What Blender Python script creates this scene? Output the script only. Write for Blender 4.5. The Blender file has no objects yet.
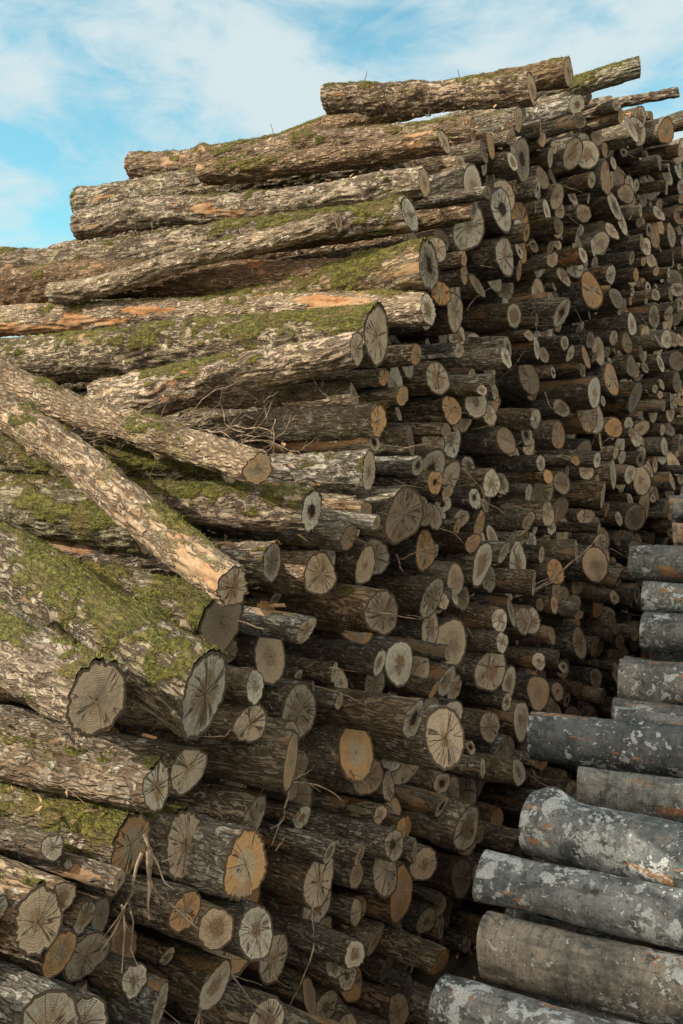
import bpy, math, random
import numpy as np
from mathutils import Vector, Matrix
rng=np.random.default_rng(11); random.seed(7)
ZC=2.35
scene=bpy.context.scene
# ---------------- node helpers
def N(nt,t,ins=None,**p):
    n=nt.nodes.new(t)
    for k,v in p.items(): setattr(n,k,v)
    if ins:
        for k,v in ins.items():
            if isinstance(v,bpy.types.NodeSocket): nt.links.new(v,n.inputs[k])
            else: n.inputs[k].default_value=v
    return n
def M(nt,op,a,b=None,c=None,clamp=False):
    d={0:a}
    if b is not None: d[1]=b
    if c is not None: d[2]=c
    return N(nt,'ShaderNodeMath',d,operation=op,use_clamp=clamp).outputs[0]
def VM(nt,op,a,b):
    return N(nt,'ShaderNodeVectorMath',{0:a,1:b},operation=op).outputs[0]
def MR(nt,v,a,b,c=0.0,d=1.0):
    return N(nt,'ShaderNodeMapRange',{'Value':v,'From Min':a,'From Max':b,'To Min':c,'To Max':d},interpolation_type='SMOOTHSTEP').outputs[0]
def MX(nt,f,a,b,bt='MIX'):
    return N(nt,'ShaderNodeMixRGB',{'Fac':f,'Color1':a,'Color2':b},blend_type=bt).outputs[0]
def NO(nt,vec,scale,detail=4.0,rough=.55,dist=0.0):
    return N(nt,'ShaderNodeTexNoise',{'Vector':vec,'Scale':scale,'Detail':detail,'Roughness':rough,'Distortion':dist}).outputs[0]
def C(r,g,b): return (r,g,b,1.0)
def newmat(name):
    m=bpy.data.materials.new(name); m.use_nodes=True
    nt=m.node_tree; nt.nodes.clear()
    o=nt.nodes.new('ShaderNodeOutputMaterial')
    b=nt.nodes.new('ShaderNodeBsdfPrincipled')
    nt.links.new(b.outputs[0],o.inputs[0])
    b.inputs['Specular IOR Level'].default_value=.25
    return m,nt,b
def objcoords(nt):
    tc=N(nt,'ShaderNodeTexCoord').outputs['Object']
    oi=N(nt,'ShaderNodeObjectInfo')
    off=M(nt,'MULTIPLY',oi.outputs['Random'],37.0)
    cmb=N(nt,'ShaderNodeCombineXYZ',{0:off,1:off,2:off}).outputs[0]
    return tc,VM(nt,'ADD',tc,cmb),oi

# ---------------- rough bark
def bark_mat():
    m,nt,b=newmat('rough_bark')
    tc,v,oi=objcoords(nt)
    rnd=oi.outputs['Random']
    ra=M(nt,'FRACT',M(nt,'MULTIPLY',rnd,23.7)); rb=M(nt,'FRACT',M(nt,'MULTIPLY',rnd,71.3))
    rc=M(nt,'FRACT',M(nt,'MULTIPLY',rnd,191.3))
    warp=N(nt,'ShaderNodeTexNoise',{'Vector':v,'Scale':14.0,'Detail':3.0}).outputs[1]
    warp=VM(nt,'MULTIPLY',VM(nt,'SUBTRACT',warp,(.5,.5,.5)),(.05,.035,.035))
    vw=VM(nt,'ADD',v,warp)
    vs=VM(nt,'MULTIPLY',vw,(15.0,75.0,75.0))
    ed=N(nt,'ShaderNodeTexVoronoi',{'Vector':vs,'Scale':1.0},feature='DISTANCE_TO_EDGE').outputs[0]
    p1=MR(nt,ed,0.0,.30)
    fn=NO(nt,VM(nt,'MULTIPLY',vw,(8.0,46.0,46.0)),1.0,3.5,.6,.3)
    p2=MR(nt,M(nt,'ABSOLUTE',M(nt,'SUBTRACT',fn,.5)),0.0,.085)
    plate=MX(nt,MR(nt,ra,.2,.8,.25,1.0),p1,p2)
    vf=VM(nt,'MULTIPLY',vw,(60.0,150.0,150.0))
    fine=NO(nt,vf,1.0,5.0,.65)
    big=NO(nt,v,5.0,4.0,.6)
    mid=NO(nt,v,26.0,5.0,.65)
    dkc=MX(nt,rb,C(.20,.13,.075),C(.21,.19,.165))
    ltc=MX(nt,rb,C(.48,.35,.23),C(.48,.45,.40))
    base=MX(nt,MR(nt,big,.36,.64),dkc,ltc)
    base=MX(nt,M(nt,'MULTIPLY',MR(nt,mid,.45,.70,0,.85),MR(nt,rc,0,1,.4,1.0)),base,C(.62,.57,.48))
    base=MX(nt,MR(nt,fine,.34,.62,.5,.0),base,C(.11,.078,.053))
    fd=M(nt,'SUBTRACT',1.0,plate)
    base=MX(nt,M(nt,'MULTIPLY',fd,MR(nt,rc,0,1,.85,.6)),base,C(.05,.034,.023))
    li=NO(nt,v,34.0,3.0,.6,.5)
    base=MX(nt,MR(nt,M(nt,'MULTIPLY_ADD',rb,.06,li),.62,.69,0,.75),base,C(.60,.60,.52))
    base=MX(nt,MR(nt,NO(nt,v,8.0,5.0,.7),.53,.70,0,.6),base,C(.23,.21,.09))
    pe=NO(nt,VM(nt,'MULTIPLY',v,(2.2,8.0,8.0)),1.0,5.0,.6)
    pe=M(nt,'MULTIPLY_ADD',oi.outputs['Object Index'],.01,pe)
    pe=M(nt,'MULTIPLY_ADD',M(nt,'SUBTRACT',mid,.5),.08,pe)
    pem=MR(nt,pe,.665,.685)
    wood=MX(nt,MR(nt,fine,.3,.7),C(.20,.10,.045),C(.46,.26,.125))
    wood=MX(nt,MR(nt,big,.4,.65,0,.6),wood,C(.42,.35,.26))
    base=MX(nt,M(nt,'MULTIPLY',pem,.92),base,wood)
    base=MX(nt,1.0,base,oi.outputs['Color'],'MULTIPLY')
    nz=N(nt,'ShaderNodeSeparateXYZ',{0:N(nt,'ShaderNodeNewGeometry').outputs['Normal']}).outputs[2]
    mo=NO(nt,v,9.0,6.0,.72)
    mo=M(nt,'ADD',mo,M(nt,'MULTIPLY',nz,.12))
    mo=M(nt,'ADD',mo,M(nt,'MULTIPLY_ADD',oi.outputs['Alpha'],.35,-.27))
    mf=MR(nt,mo,.56,.68)
    at=N(nt,'ShaderNodeAttribute',attribute_name='moss').outputs['Fac']
    am=MR(nt,M(nt,'MULTIPLY_ADD',mid,1.6,M(nt,'SUBTRACT',at,.85)),.2,.55)
    am=M(nt,'MULTIPLY',am,MR(nt,at,.02,.2))
    mf=M(nt,'MAXIMUM',mf,am)
    mc=MX(nt,MR(nt,NO(nt,v,60.0,4.0,.7),.35,.7),C(.05,.058,.011),C(.26,.245,.04))
    mc=MX(nt,MR(nt,NO(nt,v,11.0,4.0,.6),.45,.68,0,.8),mc,C(.18,.135,.05))
    col=MX(nt,M(nt,'MULTIPLY',mf,.87),base,mc)
    nt.links.new(col,b.inputs['Base Color'])
    b.inputs['Roughness'].default_value=.92
    h=M(nt,'MULTIPLY',plate,.85)
    h=M(nt,'MULTIPLY_ADD',fine,.38,h)
    h=M(nt,'MULTIPLY_ADD',mid,.6,h)
    h=MX(nt,pem,h,M(nt,'MULTIPLY_ADD',fine,.3,.2))
    h=M(nt,'MULTIPLY_ADD',M(nt,'MULTIPLY',mf,NO(nt,v,180.0,2.0)),1.2,h)
    bp=N(nt,'ShaderNodeBump',{'Height':h,'Strength':1.0,'Distance':.012})
    nt.links.new(bp.outputs[0],b.inputs['Normal'])
    return m
def beech_mat():
    m,nt,b=newmat('smooth_grey_bark')
    tc,v,oi=objcoords(nt)
    big=NO(nt,v,4.0,5.0,.6)
    mid=NO(nt,v,30.0,6.0,.7)
    base=MX(nt,MR(nt,big,.40,.60),C(.085,.098,.100),C(.245,.245,.225))
    base=MX(nt,MR(nt,mid,.38,.7,0,.7),base,C(.31,.31,.29))
    base=MX(nt,1.0,base,oi.outputs['Color'],'MULTIPLY')
    ring=NO(nt,VM(nt,'MULTIPLY',v,(70.0,9.0,9.0)),1.0,5.0,.65)
    base=MX(nt,MR(nt,ring,.5,.70,0,.6),base,C(.06,.058,.05))
    st=NO(nt,VM(nt,'MULTIPLY',v,(3.0,22.0,22.0)),1.0,5.0,.65)
    base=MX(nt,MR(nt,st,.52,.66,0,.65),base,C(.055,.055,.048))
    base=MX(nt,MR(nt,NO(nt,v,9.0,6.0,.7,.4),.52,.62,0,.8),base,C(.045,.055,.048))
    base=MX(nt,MR(nt,NO(nt,v,75.0,3.0,.6),.60,.66,0,.7),base,C(.035,.035,.03))
    kn=N(nt,'ShaderNodeTexVoronoi',{'Vector':VM(nt,'MULTIPLY',v,(1.0,1.4,1.4)),'Scale':7.0,'Randomness':1.0}).outputs['Distance']
    kn=M(nt,'MULTIPLY_ADD',M(nt,'SUBTRACT',mid,.5),.12,kn)
    base=MX(nt,MR(nt,kn,.07,.12,.9,0),base,C(.035,.03,.026))
    base=MX(nt,MR(nt,NO(nt,VM(nt,'MULTIPLY',v,(4.0,14.0,14.0)),1.0,5.0,.65),.60,.63,0,.9),base,C(.36,.19,.09))
    l1=NO(nt,v,17.0,4.0,.58,.5); l2=NO(nt,v,55.0,3.0,.55,.4)
    reg=M(nt,'MULTIPLY',M(nt,'SUBTRACT',NO(nt,VM(nt,'ADD',v,(5.0,2.0,1.0)),5.0,3.0),.5),.50)
    sh=M(nt,'MULTIPLY_ADD',oi.outputs['Alpha'],.085,reg)
    a=MR(nt,M(nt,'ADD',l1,sh),.655,.680); c=MR(nt,M(nt,'ADD',l2,sh),.685,.71)
    lm=M(nt,'MAXIMUM',a,c)
    lm=M(nt,'MULTIPLY',lm,MR(nt,NO(nt,v,140.0,3.0,.7),.3,.55,.3,.9))
    base=MX(nt,lm,base,C(.56,.60,.59))
    nt.links.new(base,b.inputs['Base Color'])
    b.inputs['Roughness'].default_value=.6
    b.inputs['Specular IOR Level'].default_value=.45
    h=M(nt,'MULTIPLY_ADD',mid,.8,M(nt,'MULTIPLY',lm,.2))
    h=M(nt,'MULTIPLY_ADD',ring,.5,h)
    h=M(nt,'MULTIPLY_ADD',NO(nt,v,12.0,3.0),1.6,h)
    bp=N(nt,'ShaderNodeBump',{'Height':h,'Strength':1.0,'Distance':.012})
    nt.links.new(bp.outputs[0],b.inputs['Normal'])
    return m
def end_mat():
    m,nt,b=newmat('sawn_log_end')
    tc,v,oi=objcoords(nt)
    rn=N(nt,'ShaderNodeAttribute',attribute_name='rn').outputs['Fac']
    sep=N(nt,'ShaderNodeSeparateXYZ',{0:tc})
    yz=N(nt,'ShaderNodeCombineXYZ',{0:0.0,1:sep.outputs[1],2:sep.outputs[2]}).outputs[0]
    ln=N(nt,'ShaderNodeVectorMath',{0:yz},operation='LENGTH').outputs['Value']
    nrm=N(nt,'ShaderNodeVectorMath',{0:yz},operation='NORMALIZE').outputs[0]
    rnd=oi.outputs['Random']
    r2=M(nt,'FRACT',M(nt,'MULTIPLY',rnd,17.3))
    r3=M(nt,'FRACT',M(nt,'MULTIPLY',rnd,53.7))
    r4=M(nt,'FRACT',M(nt,'MULTIPLY',rnd,131.1))
    r5=M(nt,'FRACT',M(nt,'MULTIPLY',rnd,311.9))
    off=N(nt,'ShaderNodeCombineXYZ',{0:M(nt,'MULTIPLY',rnd,91.0),1:M(nt,'MULTIPLY',ln,2.5),2:0.0}).outputs[0]
    rad=NO(nt,VM(nt,'ADD',nrm,off),1.5,2.0,.7)
    off2=N(nt,'ShaderNodeCombineXYZ',{0:M(nt,'MULTIPLY',rnd,31.0),1:M(nt,'MULTIPLY',ln,4.0),2:5.0}).outputs[0]
    rad2=NO(nt,VM(nt,'ADD',nrm,off2),9.0,3.0,.7)
    big=NO(nt,v,16.0,5.0,.65)
    wide=NO(nt,VM(nt,'ADD',v,(9.0,1.0,4.0)),7.0,3.0,.6)
    fine=NO(nt,v,120.0,4.0,.7)
    ring=M(nt,'SINE',M(nt,'MULTIPLY_ADD',ln,1050.0,M(nt,'MULTIPLY',big,12.0)))
    ringm=MR(nt,ring,-1.0,1.0)
    ring2=MR(nt,M(nt,'SINE',M(nt,'MULTIPLY_ADD',ln,330.0,M(nt,'MULTIPLY',big,7.0))),-1.0,1.0)
    sap=MX(nt,r2,C(.66,.475,.29),C(.58,.485,.35))
    sap=MX(nt,MR(nt,r4,.60,.64),sap,C(.80,.69,.52))
    sap=MX(nt,MR(nt,r3,.84,.89),sap,C(.66,.35,.13))
    heart=MX(nt,r3,C(.34,.20,.10),C(.58,.43,.27))
    hb=M(nt,'ADD',rn,M(nt,'MULTIPLY',M(nt,'SUBTRACT',big,.5),1.1))
    hb2=M(nt,'SUBTRACT',hb,MR(nt,r5,0,1,-.16,.20))
    col=MX(nt,MR(nt,hb2,.34,.50),heart,sap)
    col=MX(nt,M(nt,'MULTIPLY',ringm,.26),col,C(.22,.14,.08))
    col=MX(nt,M(nt,'MULTIPLY',ring2,.18),col,C(.25,.165,.10))
    col=MX(nt,MR(nt,rad2,.5,.68,0,.3),col,C(.24,.165,.10))
    col=MX(nt,MR(nt,wide,.50,.68,0,.6),col,C(.22,.18,.14))
    col=MX(nt,MR(nt,fine,.45,.75,0,.4),col,C(.66,.57,.44))
    dk=MR(nt,r5,.50,1,0,.8)
    col=MX(nt,dk,col,C(.20,.155,.11))
    hole=M(nt,'MULTIPLY',MR(nt,hb,.24,.34,1,0),MR(nt,r4,.88,.90,0,.95))
    hole=M(nt,'MULTIPLY',hole,MR(nt,r4,.96,.97,1,0))
    col=MX(nt,hole,col,C(.045,.022,.013))
    cr=MR(nt,M(nt,'ABSOLUTE',M(nt,'SUBTRACT',rad,.5)),.004,.018,1.0,0.0)
    cr=M(nt,'MULTIPLY',cr,MR(nt,rn,.70,.97,1.0,0.0))
    cr=M(nt,'MULTIPLY',cr,MR(nt,r2,.15,.5,.1,1.0))
    cr2=MR(nt,M(nt,'ABSOLUTE',M(nt,'SUBTRACT',rad2,.5)),.003,.012,.6,0.0)
    cr2=M(nt,'MULTIPLY',cr2,MR(nt,M(nt,'ABSOLUTE',M(nt,'SUBTRACT',rn,.45)),.15,.40,1.0,0.0))
    cr2=M(nt,'MULTIPLY',cr2,MR(nt,r4,.35,.75,.0,1.0))
    cr=M(nt,'MAXIMUM',cr,cr2)
    cr=M(nt,'MAXIMUM',cr,MR(nt,rn,.02,.05,.7,0.0))
    col=MX(nt,M(nt,'MULTIPLY',cr,.8),col,C(.05,.032,.02))
    col=MX(nt,MR(nt,M(nt,'MULTIPLY_ADD',fine,.08,rn),.92,.96,0,.92),col,C(.08,.053,.035))
    col=MX(nt,.4,col,MX(nt,1.0,col,oi.outputs['Color'],'MULTIPLY'))
    nt.links.new(col,b.inputs['Base Color'])
    b.inputs['Roughness'].default_value=.88
    saw=NO(nt,VM(nt,'MULTIPLY',v,(10.0,60.0,420.0)),1.0,2.0)
    h=M(nt,'MULTIPLY_ADD',saw,.3,M(nt,'MULTIPLY',fine,.35))
    h=M(nt,'SUBTRACT',h,M(nt,'MULTIPLY',cr,1.5))
    h=M(nt,'SUBTRACT',h,M(nt,'MULTIPLY',hole,2.5))
    h=M(nt,'MULTIPLY_ADD',ringm,.15,h)
    h=M(nt,'MULTIPLY_ADD',big,1.0,h)
    bp=N(nt,'ShaderNodeBump',{'Height':h,'Strength':1.0,'Distance':.008})
    nt.links.new(bp.outputs[0],b.inputs['Normal'])
    return m
def simple_mat(name,c1,c2,scale,rough=.9,bump=.004):
    m,nt,b=newmat(name)
    v=N(nt,'ShaderNodeTexCoord').outputs['Object']
    n1=NO(nt,v,scale,5.0,.65)
    nt.links.new(MX(nt,MR(nt,n1,.35,.65),c1,c2),b.inputs['Base Color'])
    b.inputs['Roughness'].default_value=rough
    bp=N(nt,'ShaderNodeBump',{'Height':n1,'Strength':.8,'Distance':bump})
    nt.links.new(bp.outputs[0],b.inputs['Normal'])
    return m
BARK=bark_mat(); BEECH=beech_mat(); END=end_mat()
MOSS=simple_mat('moss_tufts',C(.065,.065,.012),C(.29,.265,.05),14.0)
TWIG=simple_mat('dry_twig',C(.14,.09,.055),C(.42,.33,.23),25.0)
CHIP=simple_mat('bark_chips',C(.10,.06,.035),C(.50,.33,.18),17.0)

# ---------------- log geometry
def vn(u,v,nu,nv,r):
    nu=max(int(nu),2); nv=max(int(nv),1)
    G=r.random((nu,nv+2))
    a=(u%1.0)*nu; i=np.floor(a).astype(int)%nu; f=a-np.floor(a); f=f*f*(3-2*f)
    bb=np.clip(v,0,1)*nv; j=np.minimum(np.floor(bb).astype(int),nv); g=bb-j; g=g*g*(3-2*g)
    i2=(i+1)%nu; j2=j+1
    return (G[i,j]*(1-f)+G[i2,j]*f)*(1-g)+(G[i,j2]*(1-f)+G[i2,j2]*f)*g
def log_arrays(R0,R1,L,r,nseg,dx,bend=.02,rough=1.0,knots=3,cut=.12,smooth=False,ycut=0.0):
    """axis from x=0 (radius R0) to x=-L (radius R1)"""
    nr=max(int(L/dx),10)
    x=np.linspace(0,1,nr)
    th=np.linspace(0,1,nseg,endpoint=False)
    T,X=np.meshgrid(th,x)
    R=R0+(R1-R0)*X
    s=1+r.uniform(.02,.09)*np.cos(4*np.pi*T+r.uniform(0,6))+r.uniform(.0,.06)*np.cos(6*np.pi*T+r.uniform(0,6))
    k1=.18 if not smooth else .10
    s=s+k1*(vn(T,X,5,L/.22,r)-.5)+.05*(vn(T,X,9,L/.09,r)-.5)
    rad=R*s
    Rm=(R0+R1)/2
    if not smooth:
        n1=vn(T+.02*np.sin(X*40),X,2*np.pi*Rm/.020,L/.07,r); n2=vn(T,X,2*np.pi*Rm/.010,L/.035,r)
        rid=1-np.abs(2*n1-1)
        rad=rad+rough*(.010*(rid-.5)+.005*(n2-.5))
    else:
        rad=rad+.004*(vn(T,X,14,L/.05,r)-.5)
    for k in range(knots):
        kt=r.random(); kx=r.uniform(.03,.95); w=r.uniform(.6,1.2)
        dt=(np.abs((T-kt+.5)%1-.5))*2*np.pi*Rm; dxx=(X-kx)*L
        d2=(dt**2+(dxx*.6)**2)/((.35*Rm*w)**2)
        rad=rad+r.uniform(.15,.4)*Rm*np.exp(-d2)
    a1,a2=r.uniform(-1,1,2); p1,p2=r.uniform(0,6,2)
    fy=bend*(a1*np.sin(X*np.pi)+.5*np.sin(X*9+p1)*X); fz=bend*(a2*np.sin(X*np.pi)+.5*np.sin(X*8+p2)*X)
    ang=T*2*np.pi
    Y=rad*np.cos(ang); Z=rad*np.sin(ang)
    c=r.normal(0,cut,4)
    if ycut: c[0]=ycut
    e0=np.exp(-(X*L)/.08); e1=np.exp(-((1-X)*L)/.08)
    XX=-X*L+(c[0]*Y+c[1]*Z)*e0+(c[2]*Y+c[3]*Z)*e1
    V=np.stack([XX,Y+fy,Z+fz],-1)
    body=V.reshape(-1,3)
    rn=[np.full(len(body),2.0)]
    verts=[body]
    i=np.arange(nr-1)[:,None]*nseg; j=np.arange(nseg)[None,:]; j2=(j+1)%nseg
    q=np.stack([i+j,i+nseg+j,i+nseg+j2,i+j2],-1).reshape(-1,4)
    faces=q.tolist(); mats=[0]*len(faces)
    base=len(body)
    fr=[1.0,.96,.85,.6,.35,.12]
    for e,(ring,flip) in enumerate(((V[0],False),(V[-1],True))):
        cen=ring.mean(0)
        pts=[]
        for k,f in enumerate(fr):
            p=cen+(ring-cen)*f
            if k>0:p=p+np.stack([r.normal(0,.0008,nseg),np.zeros(nseg),np.zeros(nseg)],-1)
            pts.append(p); rn.append(np.full(nseg,f))
        P=np.concatenate(pts+[cen[None]]); rn.append(np.array([0.0]))
        verts.append(P)
        ci=base+len(fr)*nseg
        for k in range(len(fr)-1):
            a=base+k*nseg
            for jj in range(nseg):
                kk=(jj+1)%nseg
                f=[a+jj,a+kk,a+nseg+kk,a+nseg+jj]
                faces.append(f[::-1] if flip else f)
        a=base+(len(fr)-1)*nseg
        for jj in range(nseg):
            f=[a+jj,a+(jj+1)%nseg,ci]
            faces.append(f[::-1] if flip else f)
        base+=len(P)
    mats+= [1]*(len(faces)-len(mats))
    return np.concatenate(verts),faces,mats,np.concatenate(rn),nr
def mkmesh(name,verts,faces,mats,rn,matlist,moss=None):
    me=bpy.data.meshes.new(name)
    me.from_pydata(verts.tolist(),[],faces)
    me.polygons.foreach_set('material_index',mats)
    me.polygons.foreach_set('use_smooth',[True]*len(faces))
    at=me.attributes.new('rn','FLOAT','POINT'); at.data.foreach_set('value',rn.astype(np.float32))
    if moss is not None:
        at=me.attributes.new('moss','FLOAT','POINT'); at.data.foreach_set('value',moss.astype(np.float32))
    for m in matlist: me.materials.append(m)
    me.update(); return me
def empty(name,loc=(0,0,0)):
    e=bpy.data.objects.new(name,None); e.location=loc; scene.collection.objects.link(e); e.empty_display_size=.3; return e
def link(o,parent=None):
    scene.collection.objects.link(o)
    if parent: o.parent=parent
    return o

stack=empty('log_stack'); beech=empty('beech_log_stack')

# ---------------- logs lying on the slope (right end, left end, rR, rL, moss, tint, peel, ycut)
H=[
 ((.0,5.38,2.09),(-1.35,5.38,2.27),.084,.080,.6,(1.,.92,.8),2,0),
 ((.0,6.1,2.44),(-2.2,6.1,2.30),.09,.09,.4,(1,.9,.75),6,0),
 ((.35,6.5,2.54),(-1.5,6.2,2.16),.062,.075,.7,(1,1,.85),0,0),
 ((.5,7.04,2.53),(-1.2,6.9,2.42),.032,.045,.0,(.9,.9,.9),0,0),
 ((-.05,4.60,1.62),(-2.2,4.56,1.76),.080,.085,.5,(1.05,.95,.85),4,0),
 ((.05,4.0,1.40),(-1.25,4.0,1.45),.052,.06,.3,(1.15,1.05,.9),3,0),
 ((.0,3.9,1.20),(-2.0,3.88,1.26),.066,.075,.4,(1.05,.95,.8),6,0),
 ((-.25,4.25,1.46),(-2.3,4.2,1.48),.08,.095,.6,(1,.95,.8),4,0),
 ((.0,3.75,1.03),(-2.7,3.80,1.06),.072,.10,.7,(.85,.85,.8),2,0),
 ((-.25,3.58,.99),(-1.8,3.48,.80),.042,.05,.1,(1.35,1.32,1.2),0,0),
 ((.1,3.72,.80),(-1.3,3.75,.62),.1,.10,1.0,(.9,.85,.7),9,-.05),
 ((-.3,3.75,.80),(-2.9,3.7,.93),.07,.11,.3,(.85,.72,.6),6,0),
 ((.15,3.60,.60),(-2.9,3.62,.70),.070,.078,.2,(1.15,1.0,.82),12,0),
 ((.05,3.34,.47),(-2.8,3.40,.50),.112,.12,.85,(.95,.9,.75),1,-.1),
 ((.08,3.13,.40),(-1.1,3.08,.24),.06,.095,.35,(1.1,.95,.8),5,0),
 ((.05,3.36,.15),(-2.1,3.36,.2),.056,.06,.1,(1,1,.9),3,0),
 ((.0,2.61,-.03),(-2.1,3.15,.48),.057,.075,.05,(1.2,1.2,1.12),0,0),
 ((.05,3.28,-.045),(-2.0,3.25,.0),.076,.08,.5,(.95,.95,.9),0,0),
 ((.1,2.33,-.37),(-2.0,3.05,.42),.062,.085,.4,(1.15,1.1,1.0),8,0),
 ((.1,2.78,-.165),(-1.8,2.8,-.13),.072,.08,.7,(.95,.9,.8),0,-.1),
 ((.0,2.69,-.335),(-2.1,2.69,-.32),.065,.07,.4,(.9,.85,.8),8,0),
 ((-.05,2.48,-.51),(-2.2,2.6,-.35),.10,.11,1.0,(.8,.75,.6),0,0),
 ((.15,2.13,-.63),(-2.1,2.75,-.16),.115,.14,1.02,(.95,.95,.85),3,-.45),
 ((.10,1.77,-.575),(-2.0,2.25,-.42),.088,.12,.55,(1.1,1.06,.97),3,0),
 ((.15,1.93,-.82),(-2.1,2.05,-.78),.056,.07,.1,(1.0,1.0,.95),0,0),
 ((.05,1.95,-.99),(-2.1,1.95,-.95),.083,.1,1.0,(.95,.92,.8),0,-.1),
 ((.0,2.24,-1.10),(-2.2,2.24,-1.05),.1,.1,.4,(.85,.8,.75),5,0),
 ((.14,2.34,-1.165),(-2.2,2.36,-1.15),.100,.1,.0,(1.3,1.3,1.25),0,0),
 ((.05,1.63,-1.06),(-2.1,1.66,-1.0),.07,.08,.3,(1,.95,.85),0,0),
 ((-.35,2.95,-.02),(-2.0,2.98,.06),.075,.085,1.05,(.8,.78,.6),0,0),
 ((-.45,2.62,-.24),(-2.1,2.72,-.12),.085,.10,1.15,(.8,.78,.6),0,0),
]
moss_pts=[]
def hero(i,p0,p1,r0,r1,moss,tint,peel,ycut):
    r=np.random.default_rng(100+i)
    a=Vector(p0); b=Vector(p1); d=(a-b); L=d.length
    nseg=110 if max(r0,r1)>.06 else 72
    V,F,MT,rn,nr=log_arrays(r0,r1,L,r,nseg,.012,bend=.045 if L>1.5 else .02,rough=1.15,knots=r.integers(3,7),cut=.10,ycut=ycut)
    ex=d.normalized(); ez=Vector((0,0,1)); ey=ez.cross(ex).normalized(); ez=ex.cross(ey)
    mat=Matrix((ex,ey,ez)).transposed().to_4x4()
    mat.translation=a+Vector((0,0,ZC))
    W=V@np.array(mat.to_3x3()).T+np.array(mat.translation)
    nb=nr*nseg
    B=V[:nb].reshape(nr,nseg,3); cen=B.mean(1,keepdims=True)
    nrm=(B-cen); nrm/=np.linalg.norm(nrm,axis=-1,keepdims=True); nrm=nrm.reshape(-1,3)@np.array(mat.to_3x3()).T
    T,X=np.meshgrid(np.linspace(0,1,nseg,endpoint=False),np.linspace(0,1,nr))
    q=(.40*vn(T,X,4,L/.30,r)+.3*vn(T,X,9,L/.10,r)+.30*vn(T,X,24,L/.03,r)).ravel()
    up=nrm[:,2]
    mv=np.clip((q+ .22*up+ .28*moss-.79)*6,0,1)*(1 if moss>0.01 else 0)
    ms=np.zeros(len(V)); ms[:nb]=mv
    V2=V.copy()
    ln=np.linalg.norm((B-cen),axis=-1).ravel()[:,None]
    V2[:nb]+= ((B-cen).reshape(-1,3)/ln)*(mv*.007)[:,None]
    me=mkmesh('log_%02d_mesh'%i,V2,F,MT,rn,[BARK,END],ms)
    o=bpy.data.objects.new('top_log_%02d'%i,me); o.matrix_world=mat
    o.color=(tint[0],tint[1],tint[2],.0); o.pass_index=peel
    link(o,stack)
    sel=np.where(mv>.3)[0]
    if len(sel):
        s=r.choice(sel,int(len(sel)*.75),replace=False)
        moss_pts.append((W[s]+nrm[s]*.004,nrm[s]))
segs=[]
for i,h in enumerate(H):
    hero(i,*h)
    segs.append((np.array(h[0]),np.array(h[1]),max(h[2],h[3])))

P=np.concatenate([a for a,b in moss_pts]); Nn=np.concatenate([b for a,b in moss_pts])
print('MOSS',len(P))
if len(P)>130000:
    s=rng.choice(len(P),130000,replace=False); P=P[s];Nn=Nn[s]
n=len(P)
dirs=Nn+rng.normal(0,.55,(n,3)); dirs/=np.linalg.norm(dirs,axis=1,keepdims=True)
side=np.cross(dirs,rng.normal(0,1,(n,3))); side/=np.linalg.norm(side,axis=1,keepdims=True)
Lb=rng.uniform(.004,.013,(n,1)); wb=rng.uniform(.0010,.0020,(n,1))
P=P+rng.normal(0,.003,(n,3))
tri=np.stack([P-side*wb,P+side*wb,P+dirs*Lb],1).reshape(-1,3)
me=bpy.data.meshes.new('moss'); me.from_pydata(tri.tolist(),[],np.arange(3*n).reshape(-1,3).tolist())
me.materials.append(MOSS); link(bpy.data.objects.new('moss',me))

# ---------------- packing of logs in the cross-section
def pack(y0,y1,ground,prof,rs,rng):
    ys=np.arange(y0,y1,.02); Hh=np.full(len(ys),ground); pr=np.array([prof(y) for y in ys])
    blocked=np.zeros(len(ys),bool)
    cy=np.zeros(9000);cz=np.zeros(9000);cr=np.zeros(9000);k=0
    while k<8900:
        sc=Hh+rng.random(len(ys))*.12; sc[blocked|(pr-Hh<.03)]=1e9
        j=int(np.argmin(sc))
        if sc[j]>1e8: break
        r=rs(ys[j],Hh[j])
        w=np.arange(max(y0+r,ys[j]-.5),min(y1-r,ys[j]+.5),.006)
        if len(w)==0: blocked[j]=True; continue
        m=np.where((np.abs(cy[:k]-ys[j])<.8)&(cz[:k]>Hh[j]-1.0))[0]
        z=np.full(len(w),ground+r)
        if len(m):
            dy=w[:,None]-cy[m][None]; rr=cr[m][None]+r
            q=rr**2-dy**2
            zz=np.where(q>0,cz[m][None]+np.sqrt(np.maximum(q,0)),-1e9).max(1)
            z=np.maximum(z,zz)
        i=int(np.argmin(np.abs(w-ys[j])))
        while True:
            b=i
            if i>0 and z[i-1]<z[b]-1e-6:b=i-1
            if i<len(w)-1 and z[i+1]<z[b]-1e-6:b=i+1
            if b==i:break
            i=b
        if z[i]+r*.3>prof(w[i]):
            blocked[j]=True
            continue
        cy[k]=w[i];cz[k]=z[i];cr[k]=r;k+=1
        d=np.abs(ys-w[i])<r
        Hh[d]=np.maximum(Hh[d],z[i]+np.sqrt(np.maximum(r*r-(ys[d]-w[i])**2,0)))
    return cy[:k],cz[:k],cr[:k]
PX=[-.5,.6,1.6,2.1,2.5,3.0,3.3,3.55,3.75,4.0,4.4,5.0,5.6,6.2,7,8.8,10,16]
PZ=[-1.15,-1.1,-.98,-.80,-.50,-.22,.05,.45,.95,1.28,1.46,1.80,2.08,2.35,2.6,2.95,3.05,3.1]
prof=lambda y: float(np.interp(y,PX,PZ))
def rs(y,z): return float(np.clip(rng.lognormal(math.log(.060),.39),.022,.116))
cy,cz,cr=pack(.0,14,-ZC,prof,rs,rng)
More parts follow.
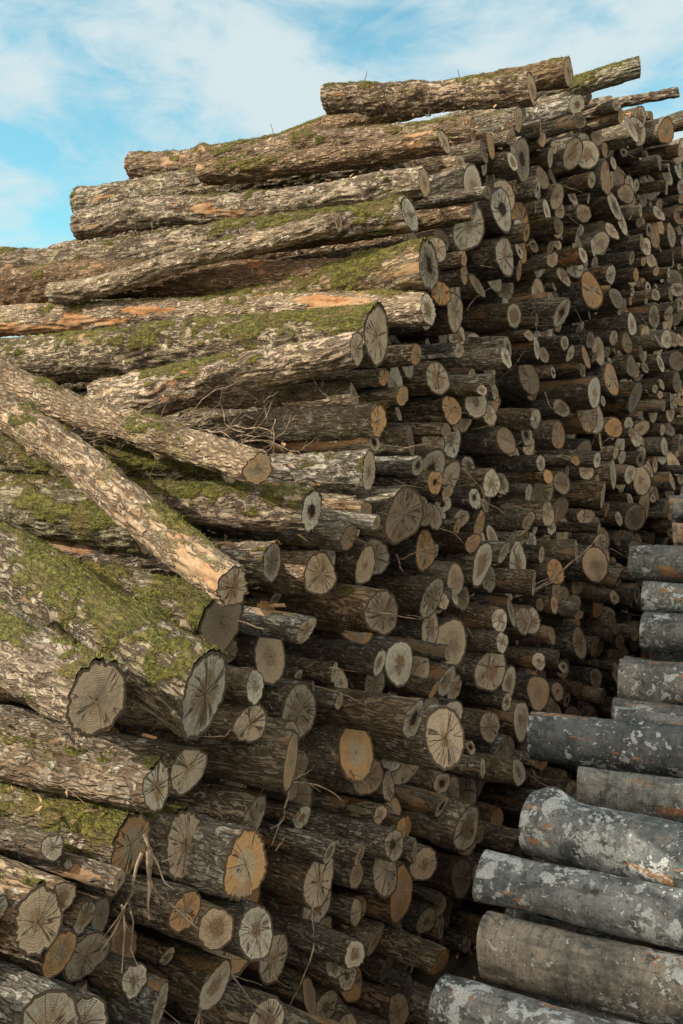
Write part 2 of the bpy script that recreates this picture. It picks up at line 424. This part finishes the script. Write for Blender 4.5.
print('PACK',len(cy))
NV=48
vr=np.sort(np.clip(rng.lognormal(math.log(.060),.38,NV),.025,.115)); vmesh=[]
for i in range(NV):
    r=np.random.default_rng(500+i); R=vr[i]; tp=r.uniform(-.10,.10)
    V,F,MT,rn,nr=log_arrays(R*(1-tp),R*(1+tp),2.4,r,48,.02,bend=.012,rough=.8,knots=r.integers(1,5),cut=.20)
    vmesh.append(mkmesh('packed_log_%02d'%i,V,F,MT,rn,[BARK,END]))
def segdist(p1,q1,p2,q2):
    t=np.linspace(0,1,25)[:,None]
    A=p1+(q1-p1)*t; B=p2+(q2-p2)*t
    return np.sqrt(((A[:,None]-B[None])**2).sum(-1).min())
k=0
for y,z,r in zip(cy,cz,cr):
    L=rng.uniform(2.25,2.55)
    if rng.random()<.25: xo=float(rng.uniform(-.5,-.12))
    else: xo=float(np.clip(rng.normal(.02,.10),-.25,.30))
    if y<4.4 or z>prof(y)-.4:
        p=np.array((xo,y,z)); q=np.array((xo-L,y,z)); bad=False
        for a,b,hr in segs:
            if segdist(p,q,a,b)<(hr+r)*.72: bad=True;break
        if bad: continue
    c=int(np.clip(np.searchsorted(vr,r)+rng.integers(-2,3),0,NV-1))
    o=bpy.data.objects.new('log_%04d'%k,vmesh[c]); k+=1
    s=r/vr[c]*rng.uniform(.84,.98)
    o.scale=(L/2.4,s,s)
    o.location=(xo,y,z+ZC)
    fan=-14*float(np.interp(y,[2.0,3.5,7.0],[0.2,.5,1.0]))
    o.rotation_euler=(rng.uniform(0,6.28),math.radians(rng.normal(0,1.3)),math.radians(rng.normal(fan,2.2)))
    g=rng.uniform(.35,.92); warm=rng.uniform(-.08,.12)  # bark inside the wall tinted darker: shade put into the colour
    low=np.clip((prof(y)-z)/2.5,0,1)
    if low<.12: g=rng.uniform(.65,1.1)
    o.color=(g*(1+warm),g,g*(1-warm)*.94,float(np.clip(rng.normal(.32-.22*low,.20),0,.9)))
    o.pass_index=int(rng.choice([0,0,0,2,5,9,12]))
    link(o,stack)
print('LOGS',k)

# ---------------- right stack of smooth grey logs
BH=[((.52,2.87,-1.72),.09,.9),((.58,3.12,-1.63),.100,.4),((.50,3.27,-1.47),.085,1.),((.60,3.55,-1.36),.125,1.),
 ((.66,3.95,-1.33),.08,.3),((.38,4.22,-1.22),.10,.7),((.57,5.02,-1.12),.12,.5),((.66,4.55,-1.20),.075,.4),((.62,5.35,-.91),.105,.6),
 ((.57,5.6,-.76),.085,.8),((.45,5.80,-.60),.10,.6),((.64,6.1,-.47),.085,.3),((.58,6.4,-.30),.08,.5),((.66,6.75,-.2),.1,.5)]
bsegs=[]
btint=[(1.,1.,1.),(1.2,1.05,.9),(.95,1.,1.03),(.95,1.,1.03),(1.1,1.08,1.02),(.5,.54,.60),(.95,.92,.88),(1.,1,1),(.75,.78,.76),(.95,1.0,.98),(1.05,1.06,1.0),(1.7,1.2,.8),(1.1,1.1,1.05),(1,1.05,1.05)]
for i,(p,r0,li) in enumerate(BH):
    r=np.random.default_rng(900+i); L=r.uniform(2.2,2.5)
    V,F,MT,rn,nr=log_arrays(r0,r0*r.uniform(.9,1.15),L,r,80,.015,bend=.035,knots=r.integers(1,5),cut=.08,smooth=True)
    me=mkmesh('beech_log_mesh_%02d'%i,V,F,MT,rn,[BEECH,END])
    o=bpy.data.objects.new('beech_log_%02d'%i,me)
    o.location=(p[0],p[1],p[2]+ZC); o.rotation_euler=(0,r.normal(0,.015),math.pi+r.normal(0,.03))
    o.color=(*btint[i],li); link(o,beech)
    bsegs.append((p[1],p[2],r0))
bp=lambda y: float(np.interp(y,[1.2,2.0,2.9,3.5,4.5,5.3,5.9,6.8,8,9.5,14],[-2.25,-2.1,-1.78,-1.5,-1.3,-1.05,-.68,-.3,-.12,0,.05]))
by,bz,br=pack(1.5,13,-ZC,bp,lambda y,z: float(rng.uniform(.055,.13)),rng)
bv=[]
for i in range(12):
    r=np.random.default_rng(950+i)
    V,F,MT,rn,nr=log_arrays(.1,.105,2.4,r,64,.02,bend=.02,knots=r.integers(1,4),cut=.08,smooth=True)
    bv.append(mkmesh('beech_packed_%02d'%i,V,F,MT,rn,[BEECH,END]))
k=0
for y,z,r in zip(by,bz,br):
    if any(math.hypot(y-a,z-b)<(r+c)*.85 for a,b,c in bsegs): continue
    o=bpy.data.objects.new('beech_log_%03d'%(k+20),bv[k%12]); k+=1
    s=r/.1; o.scale=(1,s,s); o.location=(.62+rng.normal(0,.08),y,z+ZC)
    o.rotation_euler=(rng.uniform(-.2,.2),0,math.pi+rng.normal(0,.015))
    g=rng.uniform(.6,1.1); o.color=(g,g*1.0,g*.97,rng.uniform(.2,.9)); link(o,beech)
print('BEECH',k)

# ---------------- twigs / debris
tv=[];tf=[];tn=0
def tube(pts,r0,r1,ns=5):
    global tn
    base=tn; pts=np.array(pts); n=len(pts); tn+=n*ns
    d=np.gradient(pts,axis=0); d/=np.linalg.norm(d,axis=1,keepdims=True)+1e-9
    u=np.cross(d,[.3,.2,.93]); u/=np.linalg.norm(u,axis=1,keepdims=True)+1e-9; w=np.cross(d,u)
    rr=np.linspace(r0,r1,n)[:,None,None]; a=np.linspace(0,2*np.pi,ns,endpoint=False)[None,:,None]
    V=pts[:,None]+rr*(np.cos(a)*u[:,None]+np.sin(a)*w[:,None])
    tv.append(V.reshape(-1,3))
    for i in range(n-1):
        for j in range(ns):
            tf.append([base+i*ns+j,base+i*ns+(j+1)%ns,base+(i+1)*ns+(j+1)%ns,base+(i+1)*ns+j])
def twig(p,d,L,r,wig=.25,br=2):
    n=max(int(L/.03),5); d=np.array(d,float); d/=np.linalg.norm(d); pts=[np.array(p,float)]
    for i in range(n):
        d=d+rng.normal(0,wig*.25,3); d/=np.linalg.norm(d); pts.append(pts[-1]+d*L/n)
        if br>0 and rng.random()<.18:
            dd=d+rng.normal(0,.6,3); twig(pts[-1],dd,L*rng.uniform(.25,.5),r*.55,wig*1.3,br-1)
    tube(pts,r,r*.35)
def z3(x,y,z): return (x,y,z+ZC)
for i in range(110):
    twig(z3(rng.uniform(-1.3,-.2),rng.uniform(2.7,3.05),rng.uniform(.02,.16)),rng.normal(0,1,3)*(1,.6,.3),rng.uniform(.1,.3),rng.uniform(.001,.003),.9,2)
for i in range(100):
    y=rng.uniform(1.7,5.0); x=rng.uniform(-2.0,.0)
    twig(z3(x,y,prof(y)+rng.uniform(.02,.12)),rng.normal(0,1,3)*(1,.6,.13),rng.uniform(.1,.35),rng.uniform(.0012,.005),.6,2)
for i in range(150):
    y=rng.uniform(1.8,9); z=rng.uniform(-1.9,prof(y)-.1)
    twig(z3(rng.uniform(0,.15),y,z),(rng.uniform(.0,.8),rng.normal(0,.8),rng.normal(-.2,.6)),rng.uniform(.06,.28),rng.uniform(.0012,.004),.6,1)
for p in ((-1.1,5.4,2.32),(-.45,5.4,2.2)):
    twig(z3(*p),(rng.normal(0,.4),rng.normal(0,.3),1),.10,.004,.8,2)
twig(z3(-.2,5.2,-.8),(1,-.2,.35),.75,.009,.3,2)
twig(z3(-.2,3.0,-.9),(.6,-.3,-.8),.5,.008,.4,2)
for i in range(4):
    twig(z3(rng.uniform(.12,.2),rng.uniform(1.85,2.05),rng.uniform(-1.0,-.9)),(rng.normal(0,.2),rng.normal(0,.25),-1),rng.uniform(.15,.35),rng.uniform(.003,.007),.6,1)
V=np.concatenate(tv); me=bpy.data.meshes.new('dry_twigs'); me.from_pydata(V.tolist(),[],tf); me.materials.append(TWIG)
link(bpy.data.objects.new('dry_twigs',me))
cv=[];cf=[]
for i in range(2600):
    if i<1600: y=rng.uniform(1.6,5.5); x=rng.uniform(-2.2,.05); z=prof(y)+rng.uniform(-.08,.10)
    else: y=rng.uniform(1.5,9); x=rng.uniform(-.05,.6); z=-ZC+rng.uniform(.0,.08)
    a,b=rng.uniform(.006,.028),rng.uniform(.003,.009)
    u=rng.normal(0,1,3)*(1,1,.35); u/=np.linalg.norm(u); w=np.cross(u,rng.normal(0,1,3)); w/=np.linalg.norm(w)
    c=np.array(z3(x,y,z)); s=len(cv)*4
    nn=np.cross(u,w)*.003
    cv.append(np.array([c-u*a-w*b*.6,c+u*a*.9-w*b+nn,c+u*a+w*b*.7,c-u*a*.8+w*b+nn])); cf.append([s,s+1,s+2,s+3])
me=bpy.data.meshes.new('bark_chips'); me.from_pydata(np.concatenate(cv).tolist(),[],cf); me.materials.append(CHIP)
link(bpy.data.objects.new('bark_chips',me))

# ---------------- ground
nx=120
g=np.sign(np.linspace(-1,1,nx))*np.abs(np.linspace(-1,1,nx))**4*900
GX,GY=np.meshgrid(g,g)
GZ=np.where(np.hypot(GX,GY)<25,rng.normal(0,.01,GX.shape)-.02,-.02)
me=bpy.data.meshes.new('ground')
i=np.arange(nx-1)[:,None]*nx+np.arange(nx-1)[None]
me.from_pydata(np.stack([GX,GY,GZ],-1).reshape(-1,3).tolist(),[],np.stack([i,i+1,i+nx+1,i+nx],-1).reshape(-1,4).tolist())
me.materials.append(simple_mat('forest_soil',C(.035,.026,.018),C(.09,.075,.045),3.0,.95,.03))
link(bpy.data.objects.new('ground',me))

# ---------------- light
sd=Vector((-.62,-.60,.52)).normalized()
sun=bpy.data.lights.new('sun','SUN'); sun.energy=5.0; sun.angle=math.radians(.6); sun.color=(1,.89,.74)
so=bpy.data.objects.new('sun',sun); so.rotation_euler=sd.to_track_quat('Z','Y').to_euler(); so.location=(-5,-5,9); link(so)
w=bpy.data.worlds.new('World'); scene.world=w; w.use_nodes=True; nt=w.node_tree; nt.nodes.clear()
out=nt.nodes.new('ShaderNodeOutputWorld')
sky=N(nt,'ShaderNodeTexSky',sky_type='NISHITA',sun_disc=False,sun_elevation=math.asin(sd.z),sun_rotation=math.atan2(sd.x,sd.y),air_density=1.0,dust_density=.6,ozone_density=1.0)
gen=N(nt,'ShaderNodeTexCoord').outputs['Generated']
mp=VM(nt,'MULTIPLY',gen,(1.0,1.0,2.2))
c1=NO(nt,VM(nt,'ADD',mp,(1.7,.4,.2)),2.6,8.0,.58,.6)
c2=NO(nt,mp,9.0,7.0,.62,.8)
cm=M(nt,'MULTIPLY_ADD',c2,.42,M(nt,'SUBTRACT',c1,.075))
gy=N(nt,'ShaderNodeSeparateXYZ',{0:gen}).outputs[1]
back_fill=MR(nt,gy,.3,-.5)  # unseen warm bright cloud added behind the camera to lift shaded log ends
cm=M(nt,'MULTIPLY_ADD',back_fill,.20,cm)
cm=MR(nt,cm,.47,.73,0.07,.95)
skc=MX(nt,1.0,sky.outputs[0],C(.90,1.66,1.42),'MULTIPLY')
cc=MX(nt,back_fill,C(4.7,5.45,5.6),C(11.0,9.6,7.9))
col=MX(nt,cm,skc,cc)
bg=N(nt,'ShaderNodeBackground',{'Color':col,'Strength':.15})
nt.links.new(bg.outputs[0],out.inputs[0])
# ---------------- camera
cam=bpy.data.cameras.new('camera'); cam.sensor_width=36; cam.lens=34.56; cam.shift_y=-.051; cam.clip_start=.05; cam.clip_end=3000
co=bpy.data.objects.new('camera',cam); co.location=(1.75,0,ZC); co.rotation_euler=(math.radians(90),0,math.radians(29)); link(co)
scene.camera=co
scene.view_settings.view_transform='Standard'; scene.view_settings.look='None'; scene.view_settings.exposure=0
